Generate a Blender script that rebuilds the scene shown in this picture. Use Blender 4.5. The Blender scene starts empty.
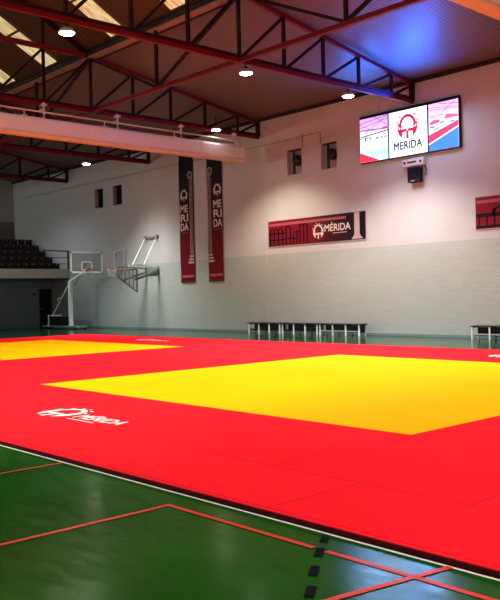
import bpy, bmesh, math, random
from math import sin, cos, pi, hypot, radians
from mathutils import Vector, Matrix
random.seed(4)
S = bpy.context.scene
COL = S.collection

# ------------------------------------------------------------------ materials
def mat(name, col, rough=0.6, spec=0.4, metal=0.0, noise=0.10, nscale=6.0, bump=0.0, bscale=40.0, emis=None, estr=0.0):
    m = bpy.data.materials.new(name); m.use_nodes = True
    nt = m.node_tree; N = nt.nodes; L = nt.links
    b = N['Principled BSDF']
    b.inputs['Roughness'].default_value = rough
    b.inputs['Specular IOR Level'].default_value = spec
    b.inputs['Metallic'].default_value = metal
    geo = N.new('ShaderNodeNewGeometry')
    nz = N.new('ShaderNodeTexNoise'); nz.inputs['Scale'].default_value = nscale; nz.inputs['Detail'].default_value = 4
    L.new(geo.outputs['Position'], nz.inputs['Vector'])
    mx = N.new('ShaderNodeMix'); mx.data_type = 'RGBA'
    mx.inputs[6].default_value = tuple(c*(1-noise) for c in col)+(1,)
    mx.inputs[7].default_value = tuple(min(1, c*(1+noise)) for c in col)+(1,)
    L.new(nz.outputs['Fac'], mx.inputs[0]); L.new(mx.outputs[2], b.inputs['Base Color'])
    if bump:
        n2 = N.new('ShaderNodeTexNoise'); n2.inputs['Scale'].default_value = bscale
        L.new(geo.outputs['Position'], n2.inputs['Vector'])
        bp = N.new('ShaderNodeBump'); bp.inputs['Strength'].default_value = bump; bp.inputs['Distance'].default_value = .02
        L.new(n2.outputs['Fac'], bp.inputs['Height']); L.new(bp.outputs['Normal'], b.inputs['Normal'])
    if emis:
        b.inputs['Emission Color'].default_value = tuple(emis)+(1,)
        b.inputs['Emission Strength'].default_value = estr
    return m

def emit(name, col, s):
    m = bpy.data.materials.new(name); m.use_nodes = True
    nt = m.node_tree; N = nt.nodes; b = N['Principled BSDF']
    b.inputs['Base Color'].default_value = (.02, .02, .02, 1); b.inputs['Roughness'].default_value = .5
    b.inputs['Emission Color'].default_value = tuple(col)+(1,); b.inputs['Emission Strength'].default_value = s
    return m

def node_ctx(m):
    return m.node_tree.nodes, m.node_tree.links, m.node_tree.nodes['Principled BSDF']

def wall_material():
    m = mat('painted_block_wall', (.5, .5, .5), .65, .3)
    N, L, b = node_ctx(m)
    geo = N.new('ShaderNodeNewGeometry'); sp = N.new('ShaderNodeSeparateXYZ'); L.new(geo.outputs['Position'], sp.inputs[0])
    lt = N.new('ShaderNodeMath'); lt.operation = 'LESS_THAN'; lt.inputs[1].default_value = 3.15; L.new(sp.outputs['Z'], lt.inputs[0])
    cb = N.new('ShaderNodeCombineXYZ'); ad = N.new('ShaderNodeMath'); L.new(sp.outputs['X'], ad.inputs[0]); L.new(sp.outputs['Y'], ad.inputs[1])
    L.new(ad.outputs[0], cb.inputs['X']); L.new(sp.outputs['Z'], cb.inputs['Y'])
    br = N.new('ShaderNodeTexBrick'); L.new(cb.outputs[0], br.inputs['Vector'])
    br.inputs['Scale'].default_value = 1; br.inputs['Brick Width'].default_value = .40; br.inputs['Row Height'].default_value = .115
    br.inputs['Mortar Size'].default_value = .012; br.inputs['Mortar Smooth'].default_value = .5
    br.inputs['Color1'].default_value = (.37, .40, .375, 1); br.inputs['Color2'].default_value = (.395, .425, .40, 1); br.inputs['Mortar'].default_value = (.36, .39, .365, 1)
    nz = N.new('ShaderNodeTexNoise'); nz.inputs['Scale'].default_value = 1.2; nz.inputs['Detail'].default_value = 6; L.new(geo.outputs['Position'], nz.inputs['Vector'])
    up = N.new('ShaderNodeMix'); up.data_type = 'RGBA'; up.inputs[6].default_value = (.44, .435, .43, 1); up.inputs[7].default_value = (.51, .505, .50, 1)
    L.new(nz.outputs['Fac'], up.inputs[0])
    mx = N.new('ShaderNodeMix'); mx.data_type = 'RGBA'; L.new(lt.outputs[0], mx.inputs[0]); L.new(up.outputs[2], mx.inputs[6]); L.new(br.outputs['Color'], mx.inputs[7])
    L.new(mx.outputs[2], b.inputs['Base Color'])
    bp = N.new('ShaderNodeBump'); bp.inputs['Strength'].default_value = .18; bp.inputs['Distance'].default_value = .02; bp.invert = True
    L.new(br.outputs['Fac'], bp.inputs['Height']); L.new(bp.outputs['Normal'], b.inputs['Normal'])
    return m

def floor_material():
    m = mat('green_sports_floor', (.01, .09, .01), .22, .27)
    N, L, b = node_ctx(m)
    geo = N.new('ShaderNodeNewGeometry')
    n1 = N.new('ShaderNodeTexNoise'); n1.inputs['Scale'].default_value = 1.1; n1.inputs['Detail'].default_value = 7; L.new(geo.outputs['Position'], n1.inputs['Vector'])
    r1 = N.new('ShaderNodeValToRGB'); r1.color_ramp.elements[0].position = .3; r1.color_ramp.elements[1].position = .75
    r1.color_ramp.elements[0].color = (.005, .075, .004, 1); r1.color_ramp.elements[1].color = (.012, .125, .007, 1)
    L.new(n1.outputs['Fac'], r1.inputs[0]); L.new(r1.outputs[0], b.inputs['Base Color'])
    mp = N.new('ShaderNodeMapping'); mp.inputs['Scale'].default_value = (3, 9, 1); mp.inputs['Rotation'].default_value = (0, 0, .6); L.new(geo.outputs['Position'], mp.inputs['Vector'])
    n2 = N.new('ShaderNodeTexNoise'); n2.inputs['Scale'].default_value = 1.3; n2.inputs['Detail'].default_value = 8; L.new(mp.outputs[0], n2.inputs['Vector'])
    mr = N.new('ShaderNodeMapRange'); mr.inputs['From Min'].default_value = .3; mr.inputs['From Max'].default_value = .7; mr.inputs['To Min'].default_value = .13; mr.inputs['To Max'].default_value = .24
    L.new(n2.outputs['Fac'], mr.inputs['Value']); L.new(mr.outputs[0], b.inputs['Roughness'])
    return m

def mat_material(name, c1, c2, seam):
    m = mat(name, c1, .7, .04)
    N, L, b = node_ctx(m)
    geo = N.new('ShaderNodeNewGeometry'); sp = N.new('ShaderNodeMapping'); sp.inputs['Location'].default_value = (-.83, -.05+.12, 0)
    L.new(geo.outputs['Position'], sp.inputs['Vector'])
    br = N.new('ShaderNodeTexBrick'); L.new(sp.outputs[0], br.inputs['Vector'])
    br.inputs['Scale'].default_value = 1; br.inputs['Brick Width'].default_value = 2; br.inputs['Row Height'].default_value = 1
    br.inputs['Mortar Size'].default_value = .006; br.inputs['Mortar Smooth'].default_value = .3; br.offset = .5
    br.inputs['Color1'].default_value = tuple(c1)+(1,); br.inputs['Color2'].default_value = tuple(c2)+(1,); br.inputs['Mortar'].default_value = tuple(seam)+(1,)
    L.new(br.outputs['Color'], b.inputs['Base Color'])
    n2 = N.new('ShaderNodeTexNoise'); n2.inputs['Scale'].default_value = 140; L.new(geo.outputs['Position'], n2.inputs['Vector'])
    bp = N.new('ShaderNodeBump'); bp.inputs['Strength'].default_value = .08; bp.inputs['Distance'].default_value = .01
    L.new(n2.outputs['Fac'], bp.inputs['Height']); L.new(bp.outputs['Normal'], b.inputs['Normal'])
    return m

def roof_material(name, col, period=.19):
    m = mat(name, col, .45, .4)
    N, L, b = node_ctx(m)
    geo = N.new('ShaderNodeNewGeometry'); sx = N.new('ShaderNodeSeparateXYZ'); L.new(geo.outputs['Position'], sx.inputs[0])
    mu = N.new('ShaderNodeMath'); mu.operation = 'MULTIPLY'; mu.inputs[1].default_value = 2*pi/period; L.new(sx.outputs['X'], mu.inputs[0])
    sn = N.new('ShaderNodeMath'); sn.operation = 'SINE'; L.new(mu.outputs[0], sn.inputs[0])
    mr = N.new('ShaderNodeMapRange'); mr.inputs['From Min'].default_value = -1; mr.inputs['From Max'].default_value = 1; mr.inputs['To Min'].default_value = 0; mr.inputs['To Max'].default_value = 1
    L.new(sn.outputs[0], mr.inputs['Value'])
    mx = N.new('ShaderNodeMix'); mx.data_type = 'RGBA'; mx.inputs[6].default_value = tuple(c*.88 for c in col)+(1,); mx.inputs[7].default_value = tuple(c*1.08 for c in col)+(1,)
    L.new(mr.outputs[0], mx.inputs[0])
    L.new(mx.outputs[2], b.inputs['Base Color'])
    bp = N.new('ShaderNodeBump'); bp.inputs['Strength'].default_value = .3; bp.inputs['Distance'].default_value = .02
    L.new(mr.outputs[0], bp.inputs['Height']); L.new(bp.outputs['Normal'], b.inputs['Normal'])
    return m

def skylight_material():
    m = mat('translucent_skylight', (.6, .55, .4), .5, .3)
    N, L, b = node_ctx(m)
    geo = N.new('ShaderNodeNewGeometry')
    mp = N.new('ShaderNodeMapping'); mp.inputs['Scale'].default_value = (7, 1.2, 1); L.new(geo.outputs['Position'], mp.inputs['Vector'])
    n = N.new('ShaderNodeTexNoise'); n.inputs['Scale'].default_value = 1.4; n.inputs['Detail'].default_value = 6; L.new(mp.outputs[0], n.inputs['Vector'])
    r = N.new('ShaderNodeValToRGB'); r.color_ramp.elements[0].position = .36; r.color_ramp.elements[1].position = .62
    r.color_ramp.elements[0].color = (.22, .18, .08, 1); r.color_ramp.elements[1].color = (.76, .80, .46, 1)
    L.new(n.outputs['Fac'], r.inputs[0]); L.new(r.outputs[0], b.inputs['Emission Color']); b.inputs['Emission Strength'].default_value = .62
    return m

def gradient_material(name, axis, stops, rough=.55, estr=0):
    """stops: list of (coordinate, colour) along a world axis"""
    m = mat(name, (.3, .3, .3), rough, .25)
    N, L, b = node_ctx(m)
    geo = N.new('ShaderNodeNewGeometry'); sx = N.new('ShaderNodeSeparateXYZ'); L.new(geo.outputs['Position'], sx.inputs[0])
    a, z = stops[0][0], stops[-1][0]
    mr = N.new('ShaderNodeMapRange'); mr.inputs['From Min'].default_value = a; mr.inputs['From Max'].default_value = z
    L.new(sx.outputs['XYZ'.index(axis)], mr.inputs['Value'])
    r = N.new('ShaderNodeValToRGB'); cr = r.color_ramp
    while len(cr.elements) < len(stops): cr.elements.new(.5)
    for e, (p, c) in zip(cr.elements, stops):
        e.position = (p-a)/(z-a); e.color = tuple(c)+(1,)
    L.new(mr.outputs[0], r.inputs[0])
    if estr:
        b.inputs['Base Color'].default_value = (.02, .02, .02, 1)
        for l in list(b.inputs['Base Color'].links): L.remove(l)
        L.new(r.outputs[0], b.inputs['Emission Color']); b.inputs['Emission Strength'].default_value = estr
    else: L.new(r.outputs[0], b.inputs['Base Color'])
    return m

M = {}
M['wall'] = wall_material()
M['floor'] = floor_material()
M['floor_shade'] = mat('dark_green_painted_shade', (.008, .045, .017), .16, .35)  # darker floor green: dimness beyond the mats put into the colour
M['redmat'] = mat_material('red_judo_mat', (.92, .018, .034), (.87, .015, .029), (.48, .007, .014))
M['yelmat'] = mat_material('yellow_judo_mat', (1.0, .48, .0), (.97, .46, .0), (.84, .36, .0))
M['matside'] = mat('mat_side', (.10, .003, .008), .7, .2)
M['white'] = mat('white_paint', (.80, .80, .80), .45, .4)
M['roof_low'] = roof_material('corrugated_roof', (.165, .142, .128), .13)
M['roof_high'] = roof_material('corrugated_roof_lantern', (.085, .062, .038), .26)
M['sky'] = skylight_material()
M['red_steel'] = mat('red_painted_steel', (.15, .004, .015), .42, .3)
M['dark_steel'] = mat('dark_red_steel', (.026, .004, .007), .5, .25)
M['purlin'] = mat('brown_grey_beam', (.30, .22, .165), .6, .3)
M['black'] = mat('black_metal', (.012, .012, .014), .45, .4)
M['house'] = mat('pale_curtain_housing', (.72, .70, .70), .5, .3, noise=.05)
M['house_rail'] = mat('orange_beige_housing_rail', (.60, .50, .40), .5, .4)
M['pale'] = mat('pale_metal', (.62, .58, .54), .45, .5)
M['redline'] = mat('red_court_line', (.62, .045, .02), .35, .4)
M['whiteline'] = mat('white_court_line', (.8, .8, .8), .4, .4)
M['blackline'] = mat('black_court_mark', (.006, .006, .007), .7, .1)
M['logo'] = mat('white_mat_print', (.95, .85, .85), .6, .2)
M['print'] = mat('pale_banner_print', (.62, .56, .54), .6, .2)
M['print_dim'] = mat('dim_pink_banner_print', (.34, .10, .12), .6, .2)
M['print_mid'] = mat('muted_banner_print', (.44, .36, .35), .6, .2)
M['print_black'] = mat('dark_banner_print', (.018, .004, .010), .6, .2)
M['lamp_on'] = emit('lit_lamp_lens', (1, .93, .82), 22)
M['lamp_body'] = mat('lamp_aluminium', (.5, .48, .45), .4, .5, .3)
M['conc'] = mat('balcony_concrete', (.44, .47, .42), .7, .25)
M['under'] = mat('dark_grey_paint', (.19, .25, .25), .6, .3)
M['seat'] = mat('dark_red_plastic', (.011, .003, .004), .4, .4)
M['seat_plate'] = mat('seat_number_plate', (.35, .32, .30), .5)
M['door'] = mat('black_door', (.010, .011, .012), .5, .3)
M['grey_metal'] = mat('grey_metal', (.30, .33, .33), .4, .5, .2)
M['hoop_white'] = mat('white_hoop_paint', (.86, .88, .86), .45, .4)
M['frame_green'] = mat('grey_green_frame', (.19, .225, .205), .5, .4)
M['rim'] = mat('orange_red_rim', (.42, .06, .03), .45, .4)
M['net'] = mat('white_net_cord', (.34, .32, .29), .8, .2)
M['bench_top'] = mat('mauve_brown_bench_slats', (.05, .032, .036), .5, .4)
M['bench_leg'] = mat('pale_bench_leg', (.42, .44, .43), .4, .5)
M['recess'] = mat('grey_recess', (.30, .28, .28), .7, .2)
M['dado'] = mat('grey_end_wall_band', (.16, .17, .165), .65, .3)
M['end'] = mat('end_wall_paint', (.36, .40, .42), .65, .3)
M['eave'] = mat('dark_eave', (.03, .024, .022), .6, .3)
M['conduit'] = mat('painted_conduit', (.36, .32, .30))
M['mast'] = mat('white_wall_unit', (.72, .62, .60), .5, .4)
g = bpy.data.materials.new('clear_acrylic'); g.use_nodes = True
nb = g.node_tree.nodes['Principled BSDF']; nb.inputs['Base Color'].default_value = (.16, .19, .19, 1); nb.inputs['Roughness'].default_value = .15
nb.inputs['Alpha'].default_value = .22
M['glass'] = g

# ------------------------------------------------------------------ mesh helpers
class MB:
    def __init__(s): s.bm = bmesh.new()
    def box(s, x0, x1, y0, y1, z0, z1):
        a = [(x, y, z) for x in sorted((x0, x1)) for y in sorted((y0, y1)) for z in sorted((z0, z1))]
        v = [s.bm.verts.new(p) for p in a]
        for f in ((0,1,3,2),(4,6,7,5),(0,4,5,1),(2,3,7,6),(0,2,6,4),(1,5,7,3)): s.bm.faces.new([v[i] for i in f])
        return s
    def bar(s, a, b, w, h=None, up=(0,0,1)):
        """rectangular bar from a to b, w wide (sideways), h deep (along up)"""
        h = h or w; a = Vector(a); b = Vector(b); d = (b-a).normalized(); u = Vector(up)
        if abs(d.dot(u)) > .98: u = Vector((0,1,0))
        r = d.cross(u).normalized(); u = r.cross(d).normalized()
        vs = [s.bm.verts.new(p+r*i*w/2+u*j*h/2) for p in (a, b) for i, j in ((-1,-1),(1,-1),(1,1),(-1,1))]
        for f in ((3,2,1,0),(4,5,6,7),(0,1,5,4),(1,2,6,5),(2,3,7,6),(3,0,4,7)): s.bm.faces.new([vs[i] for i in f])
        return s
    def tube(s, pts, r, n=10, closed=False):
        pts = [Vector(p) for p in pts]; rings = []; m = len(pts)
        prev = None
        for i, p in enumerate(pts):
            a = pts[(i-1) % m] if (closed or i > 0) else p
            b = pts[(i+1) % m] if (closed or i < m-1) else p
            d = (b-a).normalized()
            u = prev if prev is not None and abs(prev.dot(d)) < .95 else (Vector((0,0,1)) if abs(d.z) < .9 else Vector((1,0,0)))
            x = d.cross(u).normalized(); y = x.cross(d).normalized(); prev = y
            rr = r[i] if isinstance(r, (list, tuple)) else r
            rings.append([s.bm.verts.new(p+(x*cos(2*pi*k/n)+y*sin(2*pi*k/n))*rr) for k in range(n)])
        for i in range(m if closed else m-1):
            A, B = rings[i], rings[(i+1) % m]
            for k in range(n): s.bm.faces.new((A[k], A[(k+1)%n], B[(k+1)%n], B[k]))
        if not closed:
            s.bm.faces.new(rings[0][::-1]); s.bm.faces.new(rings[-1])
        return s
    def lathe(s, prof, c=(0,0,0), n=24, axis='Z'):
        rings = []
        for r, h in prof:
            ring = []
            for k in range(n):
                t = 2*pi*k/n; p = (r*cos(t), r*sin(t), h)
                if axis == 'Y': p = (r*cos(t), h, r*sin(t))
                ring.append(s.bm.verts.new((c[0]+p[0], c[1]+p[1], c[2]+p[2])))
            rings.append(ring)
        for A, B in zip(rings, rings[1:]):
            for k in range(n): s.bm.faces.new((A[k], A[(k+1)%n], B[(k+1)%n], B[k]))
        s.bm.faces.new(rings[0][::-1]); s.bm.faces.new(rings[-1])
        return s
    def quad(s, *p):
        s.bm.faces.new([s.bm.verts.new(q) for q in p]); return s
    def build(s, name, m, parent=None, bevel=0, smooth=False):
        bmesh.ops.recalc_face_normals(s.bm, faces=s.bm.faces)
        me = bpy.data.meshes.new(name); s.bm.to_mesh(me); s.bm.free()
        me.materials.append(M[m] if isinstance(m, str) else m)
        o = bpy.data.objects.new(name, me); COL.objects.link(o)
        if smooth:
            for p in me.polygons: p.use_smooth = True
        if bevel:
            md = o.modifiers.new('bevel', 'BEVEL'); md.width = bevel; md.segments = 2; md.limit_method = 'ANGLE'
        if parent: attach(o, parent)
        return o

def attach(o, parent):
    o.parent = parent
    if o.location.length < 1e-9 and o.type == 'MESH':       # geometry was written in world space: pull it back to the thing's base
        p = parent; off = Vector((0,0,0))
        while p: off += p.location; p = p.parent
        o.data.transform(Matrix.Translation(-off))
    return o

def thing(name, label, cat, loc=(0,0,0), group=None):
    o = bpy.data.objects.new(name, None); COL.objects.link(o); o.location = loc; o.empty_display_size = .2
    return tag(o, label, cat, group)
def tag(o, label, cat, group=None, kind=None):
    o['label'] = label; o['category'] = cat
    if group: o['group'] = group
    if kind: o['kind'] = kind
    return o
def struct(o): o['kind'] = 'structure'; return o

class Plane2D:
    """collects flat shapes drawn on a real surface: origin, right, up, normal"""
    def __init__(s, o, ux, uy, n, off=.004):
        s.o, s.ux, s.uy, s.n = Vector(o), Vector(ux), Vector(uy), Vector(n); s.off = off; s.mb = MB()
    def P(s, x, y): return s.o+s.ux*x+s.uy*y+s.n*s.off
    def poly(s, pts): s.mb.bm.faces.new([s.mb.bm.verts.new(s.P(*p)) for p in pts]); return s
    def rect(s, x0, x1, y0, y1): return s.poly([(x0,y0),(x1,y0),(x1,y1),(x0,y1)])
    def emblem(s, cx, cy, h, res=56):
        def inside(x, y):
            r = hypot(x, y-.05); ax = abs(x)
            if y > -.04 and .265 <= r <= .375: return True
            if y > .10 and .425 <= r <= .49:
                a = math.degrees(math.atan2(y-.05, x)) % 30
                return abs(a-15) < 5.5
            R = hypot(x*1.02, y+.02)
            if -.26 < y <= .10 and .265 < ax < .455 and R < .47:
                return ((ax-.36)/.040)**2+((y+.02)/.075)**2 >= 1
            if y <= -.10 and R < .47:
                if y > -.21: return ax > .035*(1 if abs(y+.155) < .02 else 0)
                for c, w in ((.145, .088),):
                    if abs(ax-c) < w and (y < -.29 or hypot(ax-c, (y+.29)) < w): return False
                return ax < .05 or ax > .22
            return False
        for j in range(res):
            y = (j+.5)/res-.5; run = None
            for i in range(res+1):
                x = (i+.5)/res-.5
                ins = i < res and inside(x, y)
                if ins and run is None: run = i
                if not ins and run is not None:
                    s.rect(cx+(run/res-.5)*h, cx+(i/res-.5)*h, cy+(j/res-.5)*h, cy+((j+1)/res-.5)*h); run = None
        return s
    def build(s, name, m, parent=None): return s.mb.build(name, m, parent)
    def text(s, body, x0, x1, y0, y1, name, m, parent=None, bold=.03):
        cu = bpy.data.curves.new('lettering', 'FONT'); cu.body = body; cu.resolution_u = 3
        t = bpy.data.objects.new('lettering', cu); COL.objects.link(t)
        dg = bpy.context.evaluated_depsgraph_get(); me = bpy.data.meshes.new_from_object(t.evaluated_get(dg))
        bpy.data.objects.remove(t)
        xs = [v.co.x for v in me.vertices]; ys = [v.co.y for v in me.vertices]
        a, b, c, d = min(xs), max(xs), min(ys), max(ys)
        # heavier strokes: the same glyphs laid down again with tiny shifts on the same surface
        tb = bmesh.new(); src = bmesh.new(); src.from_mesh(me)
        for i_, (sx, sy) in enumerate(((0,0),(-1,-1),(1,1),(-1,1),(1,-1))):
            vm = [tb.verts.new(s.P(x0+(v.co.x-a)/(b-a)*(x1-x0)+sx*bold*(y1-y0), y0+(v.co.y-c)/(d-c)*(y1-y0)+sy*bold*(y1-y0))+s.n*i_*.0004) for v in src.verts]
            for f in src.faces: tb.faces.new([vm[v.index] for v in f.verts])
        src.free(); tb.to_mesh(me); tb.free()
        me.name = name; me.materials.clear(); me.materials.append(M[m] if isinstance(m, str) else m)
        o = bpy.data.objects.new(name, me); COL.objects.link(o)
        if parent: attach(o, parent)
        return o

# ------------------------------------------------------------------ dimensions
W = 22.8                       # long wall
XE, XR = -45.95, 13.5           # end walls
YN = -7.86                     # wall behind the viewer
PY, PZ, EZ = 14.93, 9.95, 8.66 # break line of the roof and eave height
RY, RZ = 7.47, 14.1            # ridge
TR = [-39.5, -31.85, -24.2, -16.56, -8.9, -1.25]

# ------------------------------------------------------------------ the shell
struct(MB().box(XE-.3, XR+.3, YN-.3, W+.5, -.12, 0).build('floor', 'floor'))
holes = [(-22.62, -21.84, 6.21, 7.18), (-20.82, -20.03, 6.20, 7.17), (-36.82, -36.02, 6.23, 7.20), (-35.10, -34.28, 6.23, 7.21)]
xs = sorted({XE, XR, *[h[0] for h in holes], *[h[1] for h in holes]})
zs = sorted({0, EZ+.25, 3.15, *[h[2] for h in holes], *[h[3] for h in holes]})
wb = MB()
for x0, x1 in zip(xs, xs[1:]):
    for z0, z1 in zip(zs, zs[1:]):
        if any(h[0]-.001 <= x0 and x1 <= h[1]+.001 and h[2]-.001 <= z0 and z1 <= h[3]+.001 for h in holes): continue
        wb.quad((x0, W, z0), (x1, W, z0), (x1, W, z1), (x0, W, z1))
        wb.quad((x0, W+.4, z0), (x1, W+.4, z0), (x1, W+.4, z1), (x0, W+.4, z1))
for a, b, c, d in holes:
    wb.quad((a,W,c),(a,W+.4,c),(a,W+.4,d),(a,W,d)); wb.quad((b,W,c),(b,W+.4,c),(b,W+.4,d),(b,W,d))
    wb.quad((a,W,c),(b,W,c),(b,W+.4,c),(a,W+.4,c)); wb.quad((a,W,d),(b,W,d),(b,W+.4,d),(a,W+.4,d))
wl = wb.build('wall_far', 'wall'); struct(wl)
# end wall (gable), with a darker lower band
struct(MB().quad((XE, YN, 6.27), (XE, W, 6.27), (XE, W, EZ+.3), (XE, PY, PZ+.3), (XE, RY, RZ+.3), (XE, 0, PZ+.3), (XE, YN, EZ+.3)).build('wall_left', 'end'))
struct(MB().box(XE-.1, XE+.02, YN, W, 0, 6.27).build('trim_1', 'dado'))
struct(MB().quad((XR, YN, 0), (XR, W, 0), (XR, W, EZ+.3), (XR, PY, PZ+.3), (XR, RY, RZ+.3), (XR, 0, PZ+.3), (XR, YN, EZ+.3)).build('wall_right', 'end'))
struct(MB().quad((XE, YN, 0), (XR, YN, 0), (XR, YN, EZ+.3), (XE, YN, EZ+.3)).build('wall_near', 'wall'))
def slab(y0, z0, y1, z1, m, t=.12):
    b = MB()
    pr = [(y0, z0), (y1, z1), (y1, z1+t), (y0, z0+t)]
    v = [[b.bm.verts.new((x, y, z)) for y, z in pr] for x in (XE-.2, XR+.2)]
    b.bm.faces.new(v[0]); b.bm.faces.new(v[1][::-1])
    for i in range(4): b.bm.faces.new((v[0][i], v[0][(i+1)%4], v[1][(i+1)%4], v[1][i]))
    return struct(b.build('ceiling', m))
slab(W+.3, EZ-.05, PY, PZ, 'roof_low')
slab(PY, PZ, RY, RZ, 'roof_high')
slab(0, PZ, RY, RZ, 'roof_high')
slab(YN-.3, EZ-.05, 0, PZ, 'roof_low')
struct(MB().box(XE, XR, W-.12, W, EZ-.10, EZ+.05).build('trim_2', 'eave'))
struct(MB().box(XE, XR, W-.02, W+.001, 0, .09).build('baseboard_far', 'under'))
struct(MB().box(XE, XR, 18.4, W, .0005, .0025).box(XE, -31.2, YN, 18.4, .0005, .0025).build('floor_shade_strip', 'floor_shade'))  # thin dark sheets over the floor, painted shade beyond the mats
# skylight strips in the steep part of the roof, paired about each truss
n = 0
sl = (RZ-PZ)/(PY-RY)
for t in TR+[6.4]:
    for dx in (-2.32, 2.1):
        x = t+dx
        for side in (1, -1):
            n += 1
            def Y(y): return y if side == 1 else 2*RY-y
            b = MB()
            for y0, y1 in ((14.72, 13.30), (13.22, 10.6), (10.5, 8.4)):
                z0, z1 = PZ+(PY-y0)*sl-.03, PZ+(PY-y1)*sl-.03
                b.quad((x-.44, Y(y0), z0), (x+.44, Y(y0), z0), (x+.44, Y(y1), z1), (x-.44, Y(y1), z1))
            struct(b.build('window_%d' % n, 'sky'))

# ------------------------------------------------------------------ steel trusses
NB = 7.97
def top_z(y):
    y = y if y > RY else 2*RY-y
    return PZ-.12-(y-PY)*(PZ-EZ)/(W-PY) if y >= PY else PZ-.12+(PY-y)*sl
right = [22.74, 21.63, 19.97, 18.33, 16.66, PY]
left = [13.16, 11.40, 9.60]
tl = ['dark red roof truss next to the end wall above the balcony', 'dark red roof truss behind the pale curtain housing',
      'dark red roof truss directly above the long pale curtain housing, carrying its hangers', 'large dark red roof truss whose end meets the wall above the video display',
      'nearest dark red roof truss above the curtain housing at top right', 'dark red roof truss above and right of the viewpoint, outside the photo']
def make_truss(x, label):
    t = thing('roof_truss', label, 'truss', (x, RY, NB), 'roof trusses spanning the hall')
    def bar(name, a, b, w, h, m): MB().bar((x, *a), (x, *b), w, h, up=(0,0,1)).build(name, m, t)
    MB().bar((x, YN+.1, NB-.02), (x, W-.05, NB-.02), .10, .13).build('bottom_chord', 'red_steel', t)
    MB().bar((x+.04, YN+.1, NB+.075), (x+.04, W-.05, NB+.075), .16, .05).build('chord_plate', 'dark_steel', t)
    P = [(W-.05, top_z(W)), (PY, top_z(PY)), (RY, top_z(RY)), (0, top_z(0)), (YN+.1, top_z(YN))]
    for a, b in zip(P, P[1:]): bar('top_chord', a, b, .12, .12, 'red_steel' if a[0] > PY else 'dark_steel')
    bar('tie_beam', (PY, top_z(PY)), (0, top_z(0)), .12, .15, 'red_steel')
    for s in (1, -1):
        f = lambda y: y if s == 1 else 2*RY-y
        for i, y in enumerate(right):
            bar('vertical', (f(y), NB), (f(y), top_z(y)), .16 if i == 0 else .085, .12 if i == 0 else .085, 'dark_steel')
            if i: bar('diagonal', (f(y), NB+.02), (f(right[i-1]), top_z(right[i-1])-.04), .075, .075, 'dark_steel')
        for i, y in enumerate(left):
            bar('vertical', (f(y), NB), (f(y), top_z(y)), .085, .085, 'dark_steel')
            pv = ([PY]+left)[i]
            bar('diagonal', (f(y), NB+.02), (f(pv), top_z(PY)-.04), .075, .075, 'dark_steel')
    bar('vertical', (RY, NB), (RY, top_z(RY)), .085, .085, 'dark_steel')
    return t
for x, l in zip(TR, tl): make_truss(x, l)

# longitudinal lattice girder below the break of the roof: one per bay
bays = list(zip([XE+.1]+TR, TR+[XR-7]))
for k, (a, b) in enumerate(bays):
    where = ['far left bay beside the end wall', 'bay above the wall mounted basketball hoop', 'bay above the hanging banners', 'middle bay crossing behind the large front truss',
             'bay at the top right of the photo', 'bay above the viewpoint', 'bay right of the viewpoint'][k]
    t = thing('lattice_girder', 'red lattice girder running lengthwise under the roof, '+where, 'girder', ((a+b)/2, PY, NB), 'lengthwise lattice girders')
    m = (a+b)/2
    MB().bar((a, PY, NB-.02), (b, PY, NB-.02), .12, .12).build('bottom_chord', 'red_steel', t)
    MB().bar((m, PY, NB), (m, PY, PZ-.2), .085).build('vertical', 'dark_steel', t)
    MB().bar((a, PY, PZ-.2), (m, PY, NB+.03), .08).build('diagonal', 'dark_steel', t)
    MB().bar((b, PY, PZ-.2), (m, PY, NB+.03), .08).build('diagonal', 'dark_steel', t)
pu = thing('ridge_purlin', 'brown grey double beam running lengthwise where the roof changes slope', 'beam', (-16, PY, PZ-.1))
MB().bar((XE, PY+.02, PZ-.13), (XR, PY+.02, PZ-.13), .30, .16).build('beam', 'purlin', pu)
MB().bar((XE, PY+.20, PZ-.20), (XR, PY+.20, PZ-.20), .05, .10).build('lower_flange', 'eave', pu)
MB().bar((XE, PY-.20, PZ-.12), (XR, PY-.20, PZ-.12), .05, .10).build('lower_flange', 'eave', pu)
pu2 = tag(MB().bar((XE, -.02, PZ-.13), (XR, -.02, PZ-.13), .30, .16).build('ridge_purlin', 'purlin'), 'brown grey lengthwise beam over the near side of the hall, outside the photo', 'beam')

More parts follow.
